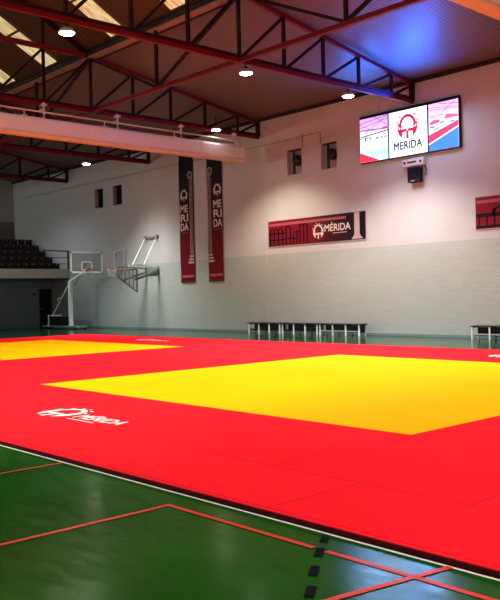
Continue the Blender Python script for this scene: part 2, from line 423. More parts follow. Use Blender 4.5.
# ------------------------------------------------------------------ curtain housings
def housing(x, label, dz=0):
    t = thing('curtain_housing', label, 'housing', (x, 7, 6.8), 'pale divider curtain housings under the trusses')
    y0, y1 = -6.8, 21.82
    b = MB(); prof = [(-.17, 6.93), (.17, 6.93), (.19, 7.0), (.19, 7.38), (.15, 7.45), (-.15, 7.45), (-.19, 7.38), (-.19, 7.0)]
    v = [[b.bm.verts.new((x+p, y, z)) for p, z in prof] for y in (y0, y1)]
    b.bm.faces.new(v[0]); b.bm.faces.new(v[1][::-1])
    for i in range(8): b.bm.faces.new((v[0][i], v[0][(i+1)%8], v[1][(i+1)%8], v[1][i]))
    b.build('casing', 'house', t)
    b = MB(); prof = [(-.10, 6.82), (.10, 6.82), (.17, 6.86), (.205, 6.90), (.205, 6.94), (-.205, 6.94), (-.205, 6.90), (-.17, 6.86)]
    v = [[b.bm.verts.new((x+p, y, z)) for p, z in prof] for y in (y0, y1+.02)]
    b.bm.faces.new(v[0]); b.bm.faces.new(v[1][::-1])
    for i in range(8): b.bm.faces.new((v[0][i], v[0][(i+1)%8], v[1][(i+1)%8], v[1][i]))
    b.build('bottom_rail', 'house_rail', t)
    MB().tube([(x+.16, y0, 7.64), (x+.16, 21.3, 7.64), (x+.16, 21.45, 7.60), (x+.16, 21.5, 7.44)], .028).build('winding_pipe', 'pale', t)
    MB().tube([(x+.16, y0, 7.53), (x+.16, 21.3, 7.53)], .014).build('winding_pipe', 'black', t)
    for y in (21.35, 18.72, 15.92, 13.08, 10.2, 7.3, 4.4, 1.5, -1.4, -4.3):
        h = MB().bar((x+.10, y, 7.44), (x+.10, y, 7.98), .05, .05).box(x-.02, x+.17, y-.09, y+.09, 7.86, 7.93).bar((x+.16, y-.25, 7.64), (x+.12, y-.02, 7.76), .035).build('hanger', 'pale', t)
    for y in range(-6, 21, 1):
        if (y % 3) == 0: MB().bar((x+.16, y+.35, 7.42), (x+.16, y+.35, 7.66), .035).box(x+.08, x+.2, y+.25, y+.45, 7.44, 7.47).build('pipe_bracket', 'pale', t)
    t.location.z += dz
housing(-24.2, 'long pale curtain housing spanning the hall in front of the vertical banners')
housing(-8.6, 'pale orange bottomed curtain housing cropped at the top right corner', .16)

# ------------------------------------------------------------------ lamps
def lamp(x, y, z, label):
    t = thing('high_bay_lamp', label, 'ceiling lamp', (x, y, z), 'lit high bay lamps on the trusses')
    MB().lathe([(.03, .10), (.04, .13), (.04, .17), (.02, .18)], (x, y, z), 12).build('driver', 'black', t, smooth=True)
    MB().lathe([(.18, -.02), (.19, .0), (.16, .06), (.08, .11), (.03, .12)], (x, y, z), 24).build('reflector', 'lamp_body', t, smooth=True)
    MB().lathe([(.10, -.055), (.15, -.045), (.178, -.02), (.178, -.015)], (x, y, z), 24).build('lens', 'lamp_on', t, smooth=True)
    MB().tube([(x, y, z+.2), (x, y, NB+.02 if z < NB-.1 else z+.5)], .018, 6).build('stem', 'black', t)
lamp(-16.56, 9.62, 7.66, 'lit round lamp hanging from the front truss at upper left')
lamp(-16.56, 15.16, 7.66, 'lit round lamp below the crossing of truss and girder')
lamp(-16.56, 19.44, 7.66, 'lit round lamp under the front truss left of the video display')
lamp(-23.9, 20.25, 7.92, 'lit round lamp beside the end of the long pale curtain housing')
lamp(-31.6, 19.17, 7.55, 'small lit round lamp farthest away, under the truss behind the housing')

def spot(x, y, z, e, col=(1, .90, .78), ang=150, blend=.9, size=.18, name='hall_lamp_and_fill'):
    l = bpy.data.lights.new(name, 'SPOT'); l.energy = e; l.color = col; l.spot_size = radians(ang); l.spot_blend = blend; l.shadow_soft_size = size
    o = bpy.data.objects.new(name, l); COL.objects.link(o); o.location = (x, y, z); return o
spot(-16.56, 9.62, 7.55, 1300); spot(-16.56, 15.16, 7.55, 1300, ang=130)
spot(-22.5, 20.0, 7.7, 1500, (1, .88, .70), ang=120, blend=.7)
spot(-16.56, 19.44, 7.55, 2700, (1, .95, .90), ang=120, blend=.6)
spot(-31.4, 20.1, 7.45, 3400, (.97, 1, .96), ang=100, blend=1, size=1.0)
spot(-39.0, 18.6, 7.6, 500, (.80, .90, 1), ang=150)
for x in (-8.9, -1.25, 6.4):  # added fill lights without fixtures, to light the mats evenly
    for y in (3, 9.6, 15.2, 19.0): spot(x, y, 7.5, 1000 if y > 18 else 1500 if y > 5 or x < -8 else 900, ang=125, blend=.7)
for x in (-16.56, -24.2):  # more added fill lights without fixtures, over the near side
    for y in (-2, 4.5): spot(x, y, 7.5, 1300, ang=130)
spot(-24.0, 10.2, 6.6, 1000, ang=130); spot(-31.8, 9, 7.5, 1100, (.95,.97,1), ang=130)  # unseen fill lights added over the far mats

# ------------------------------------------------------------------ competition mats
m0 = -30.4; gap = [(-27.4, -19.35), (-13.2, -5.16), (.84, 8.84)]
mx1 = 11.9; Y0, Y1 = 3.88, 18.15; a, b2 = 6.95, 14.95
def flatbox(x0, x1, y0, y1, m, name, parent): return MB().box(x0, x1, y0, y1, .002, .04).build(name, m, parent)
comp = thing('red_mat_border', 'red border and lanes of jigsawed judo mats on the green floor', 'mat', (-10, 11, 0))
bm_ = MB()
for x0, x1 in [(m0, mx1)]:
    bm_.box(x0, x1, Y0, a, .002, .04).box(x0, x1, b2, Y1, .002, .04)
prev = m0
for x0, x1 in gap+[(mx1, mx1)]:
    if x0 > prev: bm_.box(prev, x0, a, b2, .002, .04)
    prev = x1
bm_.build('red_mats', 'redmat', comp)
MB().box(m0-.004, mx1+.004, Y0-.012, Y0-.001, .002, .036).build('mat_edge', 'matside', comp)
for (x0, x1), l in zip(gap, ('far yellow judo contest square at left under the hoops', 'large near yellow judo contest square in the middle', 'yellow judo contest square outside the photo to the right')):
    tag(MB().box(x0+.003, x1-.003, a+.003, b2-.003, .002, .0405).build('yellow_contest_square', 'yelmat'), l, 'mat', 'yellow contest squares')
def mat_logo(x, y, s, label, flip=False):
    t = thing('printed_mat_logo', label, 'logo', (x, y, .041), 'white city logos printed on the red mats')
    p = Plane2D((x, y, .0405), (-1, 0, 0) if flip else (1, 0, 0), (0, -1, 0) if flip else (0, 1, 0), (0, 0, 1), .003)
    p.emblem(.36*s, .30*s, .74*s); p.build('emblem', 'logo', t)
    p = Plane2D((x, y, .0405), (-1, 0, 0) if flip else (1, 0, 0), (0, -1, 0) if flip else (0, 1, 0), (0, 0, 1), .003)
    p.text('MÉRIDA', .84*s, 1.86*s, .14*s, .44*s, 'lettering', 'logo', t, .02)
    p.rect(.86*s, 1.50*s, .035*s, .065*s); p.build('underline_print', 'logo', t)
mat_logo(-9.98, 5.13, .98, 'white bridge emblem and lettering on the near red mats')
mat_logo(-24.1, 16.35, .95, 'small white logo on the red mats beyond the far yellow square')
mat_logo(-10.0, 16.2, .95, 'white logo on the red mats cropped at the right edge')

# ------------------------------------------------------------------ court lines
def strip(pts, w, m, label, z=.003, cat='floor line', name='court_line'):
    b = MB()
    for (x0, y0), (x1, y1) in zip(pts, pts[1:]):
        d = Vector((x1-x0, y1-y0, 0)).normalized(); r = Vector((-d.y, d.x, 0))*w/2; e = d*w/2
        A, B = Vector((x0, y0, z))-e, Vector((x1, y1, z))+e
        b.quad(A-r, B-r, B+r, A+r)
    return tag(b.build(name, m), label, cat)
strip([(XE+7, 3.845), (XR-1, 3.845)], .028, 'whiteline', 'thin white line along the near edge of the mats')
strip([(-4.86, -7), (-4.86, 3.575)], .045, 'redline', 'red court line rising to its corner in the left foreground', .0035)
strip([(-4.86, 3.575), (-3.415, 3.575)], .045, 'redline', 'red court line descending right from the corner to the black squares', .0045)
strip([(-3.27, 3.575), (XR-1, 3.575)], .045, 'redline', 'red court line crossing the bluish reflection at lower right', .0035)
strip([(-4.61, -7), (-2.61, 3.82)], .045, 'redline', 'red court line crossing the other red line at bottom right', .0045)
strip([(-6.86, -7), (-6.86, 3.82)], .032, 'redline', 'thin red court line ending at the mats at far left', .0035)
for i, (cx, cy) in enumerate([(-3.46, 3.745), (-3.31, 3.535), (-3.11, 3.275), (-2.905, 3.03)]):
    d = Vector((.6, -.8, 0)); r = Vector((.8, .6, 0)); c = Vector((cx, cy, .006))
    L_ = .075; w_ = .026
    if i == 0: L_ = .055
    tag(MB().quad(c-d*L_-r*w_, c+d*L_-r*w_, c+d*L_+r*w_, c-d*L_+r*w_).build('court_mark', 'blackline'),
        ['black square floor mark touching the white line', 'black square floor mark in the gap of the red line', 'black square floor mark, second from the bottom edge', 'black square floor mark nearest the bottom edge'][i], 'floor mark', 'black squares of a dashed court line')

# ------------------------------------------------------------------ wall recesses with fans / louvers
for i, (x0, x1, z0, z1) in enumerate(holes):
    lab = ['recessed wall vent with black fan, left of the near pair', 'recessed wall vent with black fan, nearest the video display',
           'small dark wall vent farthest left on the long wall', 'small dark wall vent left of the vertical banners'][i]
    t = thing('wall_vent', lab, 'vent', ((x0+x1)/2, W+.3, z0), 'recessed vents high on the long wall')
    MB().box(x0+.01, x1-.01, W+(.14 if i < 2 else .3), W+.36, z0+.01, z1-.01).build('back_panel', 'recess' if i < 2 else 'black', t)
    MB().box(x0+.22, x0+.31, W+.09, W+.139, z0+.01, z1-.01).build('mullion', 'black', t)
    MB().box(x0+.02, x1-.02, W+.1, W+.138, z1-.05, z1-.01).build('lintel', 'black', t)
    if i < 2:
        cx, cz = x1-.20, (z0+z1)/2+.02
        MB().lathe([(.19, .02), (.21, .06), (.20, .22), (.14, .26)], (cx, W-.14, cz), 24, 'Y').build('fan_housing', 'black', t, smooth=True)
        f = MB()
        for k in range(5):
            a_ = 2*pi*k/5; f.bar((cx, W-.125, cz), (cx+.16*cos(a_), W-.125, cz+.16*sin(a_)), .05, .012, up=(0,1,0))
        f.lathe([(.03, -.03), (.04, -.01), (.04, .0)], (cx, W-.12, cz), 12, 'Y').build('fan_blades', 'black', t)
    else:
        f = MB()
        for k in range(8): f.bar((x0+.28, W+.2, z0+.08+k*.11), (x1-.02, W+.2, z0+.08+k*.11), .10, .02, up=(0,.5,.8))
        f.build('louvres', 'black', t)
cd = thing('wall_conduit', 'thin painted conduit running along the wall top with drops to the vents', 'conduit', (-22, W-.03, 7.58))
MB().box(-45, -21.75, W-.035, W-.005, 7.565, 7.60).build('horizontal_run', 'conduit', cd)
MB().box(-21.70, -20.80, W-.035, W-.005, 7.60, 7.63).build('horizontal_run', 'conduit', cd)
MB().box(-21.77, -21.73, W-.035, W-.005, 7.18, 7.70).build('drop', 'conduit', cd)
MB().box(-20.83, -20.80, W-.035, W-.005, 7.18, 7.62).build('drop', 'conduit', cd)
MB().box(-21.80, -21.70, W-.05, W-.003, 7.60, 7.70).build('junction_box', 'conduit', cd)
tag(MB().box(-23.92, -23.88, W-.03, W-.003, .5, 3.15).build('wall_pipe', 'conc'), 'thin grey vertical pipe on the wall left of the long benches', 'pipe')
# low ledge where the top of the wall steps back
struct(MB().box(XE, -18.0, W-.02, W, 7.64, EZ-.05).build('trim_3', 'wall'))

# ------------------------------------------------------------------ vertical banners
vg = gradient_material('vertical_banner_cloth', 'Z', [(2.2, (.17, .002, .013)), (4.2, (.14, .002, .011)), (5.2, (.07, .003, .009)), (6.3, (.022, .005, .010)), (8.1, (.008, .008, .014))])
def vbanner(x0, x1, cy_e, column_right, label):
    t = thing('vertical_banner', label, 'banner', ((x0+x1)/2, W-.03, 2.2), 'tall narrow city banners')
    b = MB(); nseg = 20
    for k in range(nseg):
        z0 = 2.2+5.85*k/nseg; z1 = 2.2+5.85*(k+1)/nseg
        yo = lambda z: W-.045-.01*sin(z*2.1)
        b.quad((x0, yo(z0), z0), (x1, yo(z0), z0), (x1, yo(z1), z1), (x0, yo(z1), z1))
    b.build('cloth', vg, t, smooth=True)
    MB().tube([(x0-.03, W-.03, 8.06), (x1+.03, W-.03, 8.06)], .02).box(x0+.1, x0+.14, W-.04, W-.003, 8.03, 8.09).box(x1-.14, x1-.1, W-.04, W-.003, 8.03, 8.09).build('top_rod', 'black', t)
    MB().tube([(x0-.01, W-.04, 2.19), (x1+.01, W-.04, 2.19)], .015).build('bottom_rod', 'black', t)
    w = x1-x0
    pl = lambda: Plane2D((x0, W-.06, 0), (1, 0, 0), (0, 0, 1), (0, -1, 0), .003)
    ec = .36*w if column_right else .70*w
    p = pl(); p.emblem(ec, cy_e, .56); p.build('emblem', 'print', t)
    for k, s_ in enumerate(('ME', 'RI', 'DA')):
        p = pl(); z = cy_e-.60-.41*k
        p.text(s_, ec-.27, ec+.27, z-.17, z+.15, 'lettering', 'print', t, .03); p.mb.bm.free()
    p = pl(); z = cy_e-1.70; p.rect(ec-.24, ec+.24, z-.02, z+.01)
    p.rect(.10, w-.03, 2.38, 2.50); p.build('pale_stripe', 'print_dim', t)
    p = pl(); cx = w-.15 if column_right else .15
    for dx in (-.085, .0, .085): p.rect(cx+dx-.018, cx+dx+.018, 3.42, 6.86)
    for k in range(3):
        ww = .17+.05*k; z = 3.38-.14*k; p.rect(max(0.01, cx-ww), min(w-.01, cx+ww), z-.09, z)
    s_ = -1 if column_right else 1
    for rr in (.18, .10):
        for k in range(16):                          # scroll of the capital
            a0, a1 = 2*pi*k/16, 2*pi*(k+1)/16; q = rr*.72; X = cx+s_*.06; Z = 6.98
            pts = [(X+rr*cos(a0), Z+rr*sin(a0)), (X+rr*cos(a1), Z+rr*sin(a1)), (X+q*cos(a1), Z+q*sin(a1)), (X+q*cos(a0), Z+q*sin(a0))]
            if all(0 < u < w for u, _ in pts): p.poly(pts)
    p.build('column_print', 'print_mid', t)
vbanner(-29.55, -28.53, 6.11, True, 'tall dark red vertical banner on the left of the pair')
vbanner(-27.55, -26.55, 6.12, False, 'tall dark red vertical banner on the right of the pair')

# ------------------------------------------------------------------ horizontal banners
def hbanner(x0, first, label):
    x1 = x0+5.02
    hg = gradient_material('long_banner_print', 'X', [(x0, (.20, .003, .016)), (x0+2.1, (.18, .003, .014)), (x0+3.2, (.06, .003, .008)), (x0+4.2, (.020, .004, .008)), (x1, (.010, .004, .007))])
    t = thing('long_banner', label, 'banner', ((x0+x1)/2, W-.02, 3.46), 'long horizontal city banners')
    MB().box(x0, x1, W-.035, W-.004, 3.46, 4.46).build('panel', hg, t)
    b = MB().box(x0-.03, x0, W-.03, W-.006, 3.43, 4.48).box(x1, x1+.03, W-.03, W-.006, 3.43, 4.48).box(x0, x1, W-.03, W-.006, 3.43, 3.46).box(x0, x1, W-.03, W-.006, 4.46, 4.485).build('border', 'print_mid', t)
    pl = lambda o=.003: Plane2D((x0, W-.035, 3.46), (1, 0, 0), (0, 0, 1), (0, -1, 0), o)
    p = pl(); p.rect(.03, 4.1, .80, .90); p.build('pale_stripe', 'print_dim', t)
    p = pl(.004); 
    if first:
        def pier(x, h, w=.055): p.rect(x-w, x+w, .02, h)
        for x, h in ((.12,.55),(.50,.62),(.90,.62),(1.30,.62),(1.62,.74),(2.02,.70),(2.30,.42),(2.62,.56),(3.0-.12,.78),(3.32-.1,.80),(3.62-.1,.72)): 
            if x < 2.75*1.0+.9: pier(x*.60+.03, h, .036)
        def arch(x, w, z, th=.05):
            for k in range(10):
                a0, a1 = pi*k/10, pi*(k+1)/10; o_, i_ = w, w-th
                p.poly([(x+o_*cos(a0), z+o_*sin(a0)), (x+o_*cos(a1), z+o_*sin(a1)), (x+i_*cos(a1), z+i_*sin(a1)), (x+i_*cos(a0), z+i_*sin(a0))])
        for x in (.22, .45, .69): arch(x, .145, .56)
        arch(1.12, .155, .62); arch(1.83, .14, .66); arch(2.06, .14, .66)
        for z in (.24, .50): p.rect(.02, 1.00, z-.025, z+.025)
        p.rect(1.25, 1.55, .22, .27); p.rect(1.40, 1.75, .48, .52); p.rect(1.0, 1.25, .25, .29)
        p.build('aqueduct_print', 'print_black', t)
        q = pl(); q.emblem(2.72, .44, .60); q.build('emblem', 'print', t)
        q = pl(); q.text('MÉRIDA', 3.05, 4.32, .40, .72, 'lettering', 'print', t, .02)
        q.rect(3.45, 4.15, .30, .33); q.build('underline_print', 'print_mid', t)
        q = pl(.006); q.rect(4.50, 4.75, .18, .985); q.poly([(4.42, .08), (4.84, .08), (4.75, .2), (4.50, .2)]); q.rect(4.38, 4.88, .03, .08)
        q.build('column_print', 'print_mid', t)
    else:
        p.rect(.02, 3.2, .36, .48); p.rect(.02, 3.2, .02, .10)
        for k in range(12): p.rect(.10+k*.27, .16+k*.27, .10, .40)
        for k in range(5):
            cx = .95+k*.75
            for j in range(10):
                a0, a1 = pi*j/10, pi*(j+1)/10
                p.poly([(cx+.34*cos(a0), .48+.24*sin(a0)), (cx+.34*cos(a1), .48+.24*sin(a1)), (cx+.24*cos(a1), .48+.17*sin(a1)), (cx+.24*cos(a0), .48+.17*sin(a0))])
            p.rect(cx-.36, cx-.28, .40, .62)
        p.build('bridge_print', 'print_black', t)
hbanner(-23.73, True, 'long red to black wall banner with aqueduct arches and white lettering')
hbanner(-14.22, False, 'red wall banner with dark bridge print cropped at the right edge')

# ------------------------------------------------------------------ video display
tv = thing('video_display', 'bright three panel video display high on the wall', 'screen', (-16.82, W-.1, 6.15))
TX0, TX1, TZ0, TZ1 = -18.79, -14.72, 6.16, 7.70
MB().box(TX0-.02, TX1+.03, W-.12, W-.005, TZ0-.03, TZ1+.10).build('frame', 'black', tv, bevel=.01)
E_ = 1.7
base = emit('screen_white', (.93, .97, 1.0), E_)
left_g = gradient_material('screen_left_picture', 'Z', [(6.15, (.75, .95, .97)), (6.45, (.45, .92, .88)), (6.75, (.92, .97, 1.0)), (7.15, (.90, .80, .98)), (7.35, (.85, .50, .92)), (7.75, (.60, .35, .85))], estr=1.25)
right_g = gradient_material('screen_right_picture', 'Z', [(6.15, (.6, .8, 1)), (6.75, (.75, .93, 1.0)), (7.0, (.95, .85, .92)), (7.25, (.95, .65, .85)), (7.5, (.90, .60, .95)), (7.75, (.85, .45, .85))], estr=1.25)
def screen(x0, x1, m): return MB().box(x0, x1, W-.135, W-.121, TZ0, TZ1).build('screen', m, tv, )
Ls = screen(TX0, -17.56, left_g); Cs = screen(-17.49, -15.93, base); Rs = screen(-15.86, TX1, right_g)
def pic(x0, parent, name, m, shapes, off=.003):
    p = Plane2D((x0, W-.135, TZ0), (1, 0, 0), (0, 0, 1), (0, -1, 0), off)
    for s_ in shapes: p.poly(s_)
    p.build(name, m, parent)
pic(TX0, Ls, 'red_mat_picture', emit('screen_red', (1, .03, .08), 1.5), [[(0, 0), (.88, 0), (0, .36)]])
pic(TX0, Ls, 'white_line_picture', emit('screen_line', (1, .9, .95), 2.2), [[(0, .36), (.88, 0), (.97, 0), (0, .42)]])
mauve = emit('screen_mauve', (.32, .12, .62), .9)
pink = emit('screen_pink', (.85, .12, .35), 1.0); dk = emit('screen_dark', (.12, .10, .30), .6)
def ln(a_, b_, w): return [(a_[0], a_[1]-w), (b_[0], b_[1]-w), (b_[0], b_[1]+w), (a_[0], a_[1]+w)]
pic(TX0, Ls, 'roof_picture', mauve, [ln((0, 1.38), (1.3, 1.52), .012), ln((0, 1.22), (1.3, 1.42), .010), ln((.3, 1.05), (1.2, 1.5), .010), ln((0, 1.35), (.7, 1.02), .010), ln((.65, 1.54), (1.28, 1.15), .012),
    ln((.02, 1.14), (1.3, 1.06), .02), [(.26, .7), (.29, .7), (.29, 1.1), (.26, 1.1)]])
pic(TX0, Ls, 'spectator_picture', dk, [ln((.04, .90), (1.3, 1.00), .018), ln((0, .84), (.5, .86), .012)]+[[(x, .76), (x+.05, .74), (x+.06, .82), (x+.02, .84)] for x in (.22, .46, .70, .78, .95, 1.12)], .004)
pic(TX0, Ls, 'bleacher_picture', pink, [ln((1.0, 1.10), (1.3, 1.12), .03)], .004)
p = Plane2D((-17.49, W-.135, TZ0), (1, 0, 0), (0, 0, 1), (0, -1, 0), .003)
p.emblem(.77, 1.00, .92); p.build('emblem', emit('screen_crimson', (.72, .01, .10), 1.0), Cs)
p = Plane2D((-17.49, W-.135, TZ0), (1, 0, 0), (0, 0, 1), (0, -1, 0), .003)
p.text('MERIDA', .20, 1.36, .22, .48, 'lettering', emit('screen_slate', (.02, .05, .18), .5), Cs, .035); p.mb.bm.free()
w_ = TX1+15.86
pic(-15.86, Rs, 'blue_mat_picture', emit('screen_blue', (.05, .22, .95), 1.4), [[(0, 0), (w_, 0), (w_, .66), (0, .22)]])
pic(-15.86, Rs, 'white_line_picture', emit('screen_line2', (1, .9, 1), 2), [[(0, .20), (w_, .64), (w_, .68), (0, .24)]], .004)
pic(-15.86, Rs, 'red_mat_picture', emit('screen_red2', (.95, .03, .16), 1.3), [[(0, .24), (w_, .68), (w_, .86), (0, .52)]])
pic(-15.86, Rs, 'roof_picture', mauve, [ln((0, 1.42), (w_, 1.30), .008), ln((0, 1.34), (w_, 1.26), .008), ln((.5, 1.2), (1.05, 1.5), .012), ln((.4, 1.5), (w_, 1.4), .01)])
pic(-15.86, Rs, 'crowd_picture', pink, [[(.05, .84), (.45, .90), (.42, .98), (.2, 1.0), (.05, .92)], [(.6, .98), (w_, .98), (w_, 1.04), (.7, 1.12)], ln((.05, 1.10), (.6, 1.14), .01)], .004)
pic(-15.86, Rs, 'figure_picture', dk, [ln((.06, .76), (.24, .78), .02), ln((.18, .66), (.42, .72), .015), ln((.45, .86), (.6, .9), .02), ln((.85, .84), (1.0, .86), .02)], .005)
# white unit and black loudspeaker below
t = thing('white_wall_unit', 'slim white wall unit just below the video display', 'wall unit', (-16.56, W-.1, 5.72))
MB().box(-16.95, -16.08, W-.16, W-.004, 5.76, 6.02).build('case', 'mast', t, bevel=.02)
MB().box(-16.74, -16.38, W-.166, W-.159, 5.87, 5.92).build('display_slot', 'black', t)
for cx in (-16.85, -16.20): MB().lathe([(.045, 0), (.045, .008)], (cx, W-.168, 5.89), 12, 'Y').build('sensor', 'black', t)
t = thing('loudspeaker', 'small black loudspeaker on the wall below the white unit', 'loudspeaker', (-16.56, W-.2, 5.2))
MB().box(-16.66, -16.18, W-.28, W-.06, 5.20, 5.70).build('cabinet', 'black', t, bevel=.02)
MB().box(-16.63, -16.21, W-.292, W-.28, 5.30, 5.67).build('grille', mat('speaker_grille', (.01, .012, .03), .8, .2, bump=.5, bscale=300), t)
MB().box(-16.50, -16.36, W-.29, W-.279, 5.22, 5.26).build('badge_plate', 'grey_metal', t)
MB().box(-16.52, -16.32, W-.07, W-.003, 5.35, 5.55).build('wall_bracket', 'black', t)
MB().tube([(-16.18, W-.12, 5.45), (-16.08, W-.05, 5.42), (-16.06, W-.03, 5.60), (-16.15, W-.03, 5.80)], .012, 6).build('cable', 'black', t)

# ------------------------------------------------------------------ benches
def bench(x0, x1, label, y=22.22):
    t = thing('gym_bench', label, 'bench', ((x0+x1)/2, y, 0), 'gym benches along the long wall')
    b = MB()
    for k in range(4): b.box(x0, x1, y-.22+k*.115, y-.22+k*.115+.095, .405, .435)
    b.build('seat_slats', 'bench_top', t)
    nl = 4; 
    for k in range(nl):
        x = x0+.06+(x1-x0-.12)*k/(nl-1)
        MB().box(x-.019, x+.019, y-.20, y-.15, 0, .40).build('leg', 'hoop_white', t)
        MB().box(x-.019, x+.019, y+.15, y+.20, 0, .40).build('leg', 'bench_leg', t)
        MB().box(x-.015, x+.015, y-.15, y+.15, .37, .40).build('crossbar', 'black', t)
    MB().box(x0+.06, x1-.06, y+.14, y+.17, .12, .38).build('back_board', 'black', t)
    MB().box(x0+.06, x1-.06, y-.16, y-.13, .15, .19).build('foot_rail', 'bench_leg' if label.startswith(('right', 'slat')) else 'black', t)
    MB().box(x0+.1, x1-.1, y-.12, y+.13, .12, .14).build('shoe_shelf', 'black', t)
bench(-24.30, -22.42, 'left gym bench of the row of three against the grey wall')
bench(-22.38, -20.46, 'middle gym bench of the row of three against the grey wall')
bench(-20.42, -18.45, 'right gym bench of the row of three, nearest the right')
bench(-14.04, -12.10, 'slatted gym bench alone at the right edge of the photo')

# ------------------------------------------------------------------ balcony with seats
BX = -39.6
bal = thing('balcony', 'grey concrete spectator balcony at the far left end', 'balcony', (-43, 10, 2.7))
MB().box(XE, BX, YN+.1, W-.003, 2.70, 3.02).build('slab', 'conc', bal)
MB().box(BX-.12, BX+.02, YN+.1, W-.003, 2.68, 3.18).build('fascia', 'conc', bal)
for i in range(5):
    x = BX-.25-.78*i
    MB().box(XE+.03, x, YN+.1, 22.62, 3.02+(.38*i-.38 if i else -.02)+.0, 3.02+.38*i+.001).build('tier', 'door', bal)
rl = thing('balcony_railing', 'black metal railing at the right end of the balcony front', 'railing', (BX, 22, 3.1))
for z in (4.16, 3.80, 3.46): MB().bar((BX, 21.25, z), (BX, W-.01, z), .05 if z > 4 else .03, .05 if z > 4 else .03).build('rail', 'black', rl)
for y in (21.30, 22.74): MB().bar((BX, y, 3.18), (BX, y, 4.16), .05).build('post', 'black', rl)
SW = .45
seat_me = None
rows = ['front', 'second', 'third', 'fourth', 'top']
for i in range(5):
    xf = BX-.42-.78*i; z0 = 3.02+.38*i
    for k in range(9):
        y = 22.60-.24-k*SW
        t = thing('stadium_seat', 'dark red plastic stadium seat in the %s row of the balcony' % rows[i] if k else 'dark red stadium seat at the right end of the %s balcony row' % rows[i], 'seat', (xf, y, z0),
                  'dark red seats in the %s balcony row' % rows[i] if k else None)
        if seat_me is None:
            s1 = MB()
            pr = [(.10, .10), (.22, .07), (.0, .06), (-.16, .10)]
            s1.box(-.20, .20, -.20, .20, .06, .14).box(.14, .22, -.19, .19, .0, .10); a1 = s1.build('seat', 'seat', None, bevel=.03)
            s2 = MB(); 
            s2.box(-.24, -.17, -.205, .205, .08, .48); a2 = s2.build('backrest', 'seat', None, bevel=.03)
            s3 = MB().box(-.168, -.160, -.03, .03, .40, .44); a3 = s3.build('number_plate', 'seat_plate')
            a1.parent = t; a2.parent = t; a3.parent = a2; seat_me = (a1, a2, a3)
        else:
            c1, c2, c3 = [o.copy() for o in seat_me]
            for c in (c1, c2, c3): COL.objects.link(c)
            c1.parent = t; c2.parent = t; c3.parent = c2
# undercroft wall, door and sign
UX = -41.5
struct(MB().box(UX-.1, UX, YN+.1, W-.003, 0, 2.70).build('wall_undercroft', 'under'))
d = MB().box(UX+.0, UX+.05, 21.93, 22.70, 0, 2.12).build('door_1', 'door'); struct(d)
b = MB().box(UX, UX+.07, 21.86, 21.93, 0, 2.18).box(UX, UX+.07, 22.70, 22.77, 0, 2.18).box(UX, UX+.07, 21.86, 22.77, 2.12, 2.18).build('door_frame', 'under', d)
MB().bar((UX+.09, 22.02, 1.02), (UX+.09, 22.16, 1.02), .02).box(UX+.05, UX+.1, 22.01, 22.04, 1.0, 1.04).build('door_handle', 'grey_metal', d)
tag(MB().box(UX+.001, UX+.02, 21.50, 21.76, 1.80, 1.88).build('door_sign', 'black'), 'small dark plate on the wall left of the door under the balcony', 'sign')

# ------------------------------------------------------------------ basketball hoops
def ring_net(t, c, r, z, back):
    c = Vector(c)
    rim = MB().tube([(c.x+r*cos(2*pi*k/24), c.y+r*sin(2*pi*k/24), z) for k in range(24)], .016, 8, True).bar(c+Vector(back)*r+Vector((0,0,z-c.z)), c+Vector(back)*(r+.16)+Vector((0,0,z-c.z)), .12, .04).build('rim', 'rim', t)
    nb_ = MB(); N_ = 12
    lev = [(r*.98, 0), (r*.82, .12), (r*.66, .26), (r*.55, .40)]
    for l in range(3):
        (r0, h0), (r1, h1) = lev[l], lev[l+1]
        for k in range(N_):
            for s_ in (-.5, .5):
                a0 = 2*pi*(k+.5*(l % 2))/N_; a1 = a0+2*pi*s_/N_
                nb_.tube([(c.x+r0*cos(a0), c.y+r0*sin(a0), z-h0), (c.x+r1*cos(a1), c.y+r1*sin(a1), z-h1)], .006, 4)
    nb_.build('net', 'net', rim)
    return rim
t = thing('basketball_stand', 'free standing basketball hoop with clear backboard in front of the balcony', 'basketball hoop', (-37, 21.35, 0))
bx = -35.35; by0, by1 = 20.43, 22.25; bz0, bz1 = 2.82, 3.87; cy = 21.34
MB().box(bx-.01, bx+.01, by0+.04, by1-.04, bz0+.04, bz1-.04).build('backboard', 'glass', t)
MB().box(bx-.02, bx+.02, by0, by1, bz0, bz0+.07).box(bx-.02, bx+.02, by0, by1, bz1-.07, bz1).box(bx-.02, bx+.02, by0, by0+.07, bz0, bz1).box(bx-.02, bx+.02, by1-.07, by1, bz0, bz1).build('board_border', 'hoop_white', t)
MB().box(bx+.012, bx+.02, cy-.30, cy-.25, bz0+.12, bz0+.57).box(bx+.012, bx+.02, cy+.25, cy+.30, bz0+.12, bz0+.57).box(bx+.012, bx+.02, cy-.3, cy+.3, bz0+.52, bz0+.57).box(bx+.012, bx+.02, cy-.3, cy+.3, bz0+.12, bz0+.17).build('target_square', 'hoop_white', t)
ring_net(t, (bx+.40, cy, 3.0), .225, 2.98, (-1, 0, 0))
MB().bar((-37, cy, .14), (-37, cy, 2.48), .17).build('pole', 'hoop_white', t)
MB().bar((-37, cy, 2.44), (bx-.05, cy, 2.95), .10).build('arm', 'hoop_white', t)
MB().bar((-36.6, cy, 2.2), (bx-.05, cy, 3.3), .05).build('arm', 'grey_metal', t)
MB().bar((-37.05, cy, 2.40), (-39.45, cy, .16), .045).build('brace', 'hoop_white', t)
MB().box(-39.45, -35.95, cy-.32, cy+.32, .09, .17).build('base_plate', 'under', t)
w_box = MB().box(-38.75, -37.5, cy-.28, cy+.28, .17, .62).build('counterweight', 'black', t)
MB().bar((-38.82, cy-.29, .70), (-37.45, cy-.29, .70), .05).bar((-38.80, cy-.29, .17), (-38.80, cy-.29, .70), .05).build('guard_frame', 'hoop_white', t)
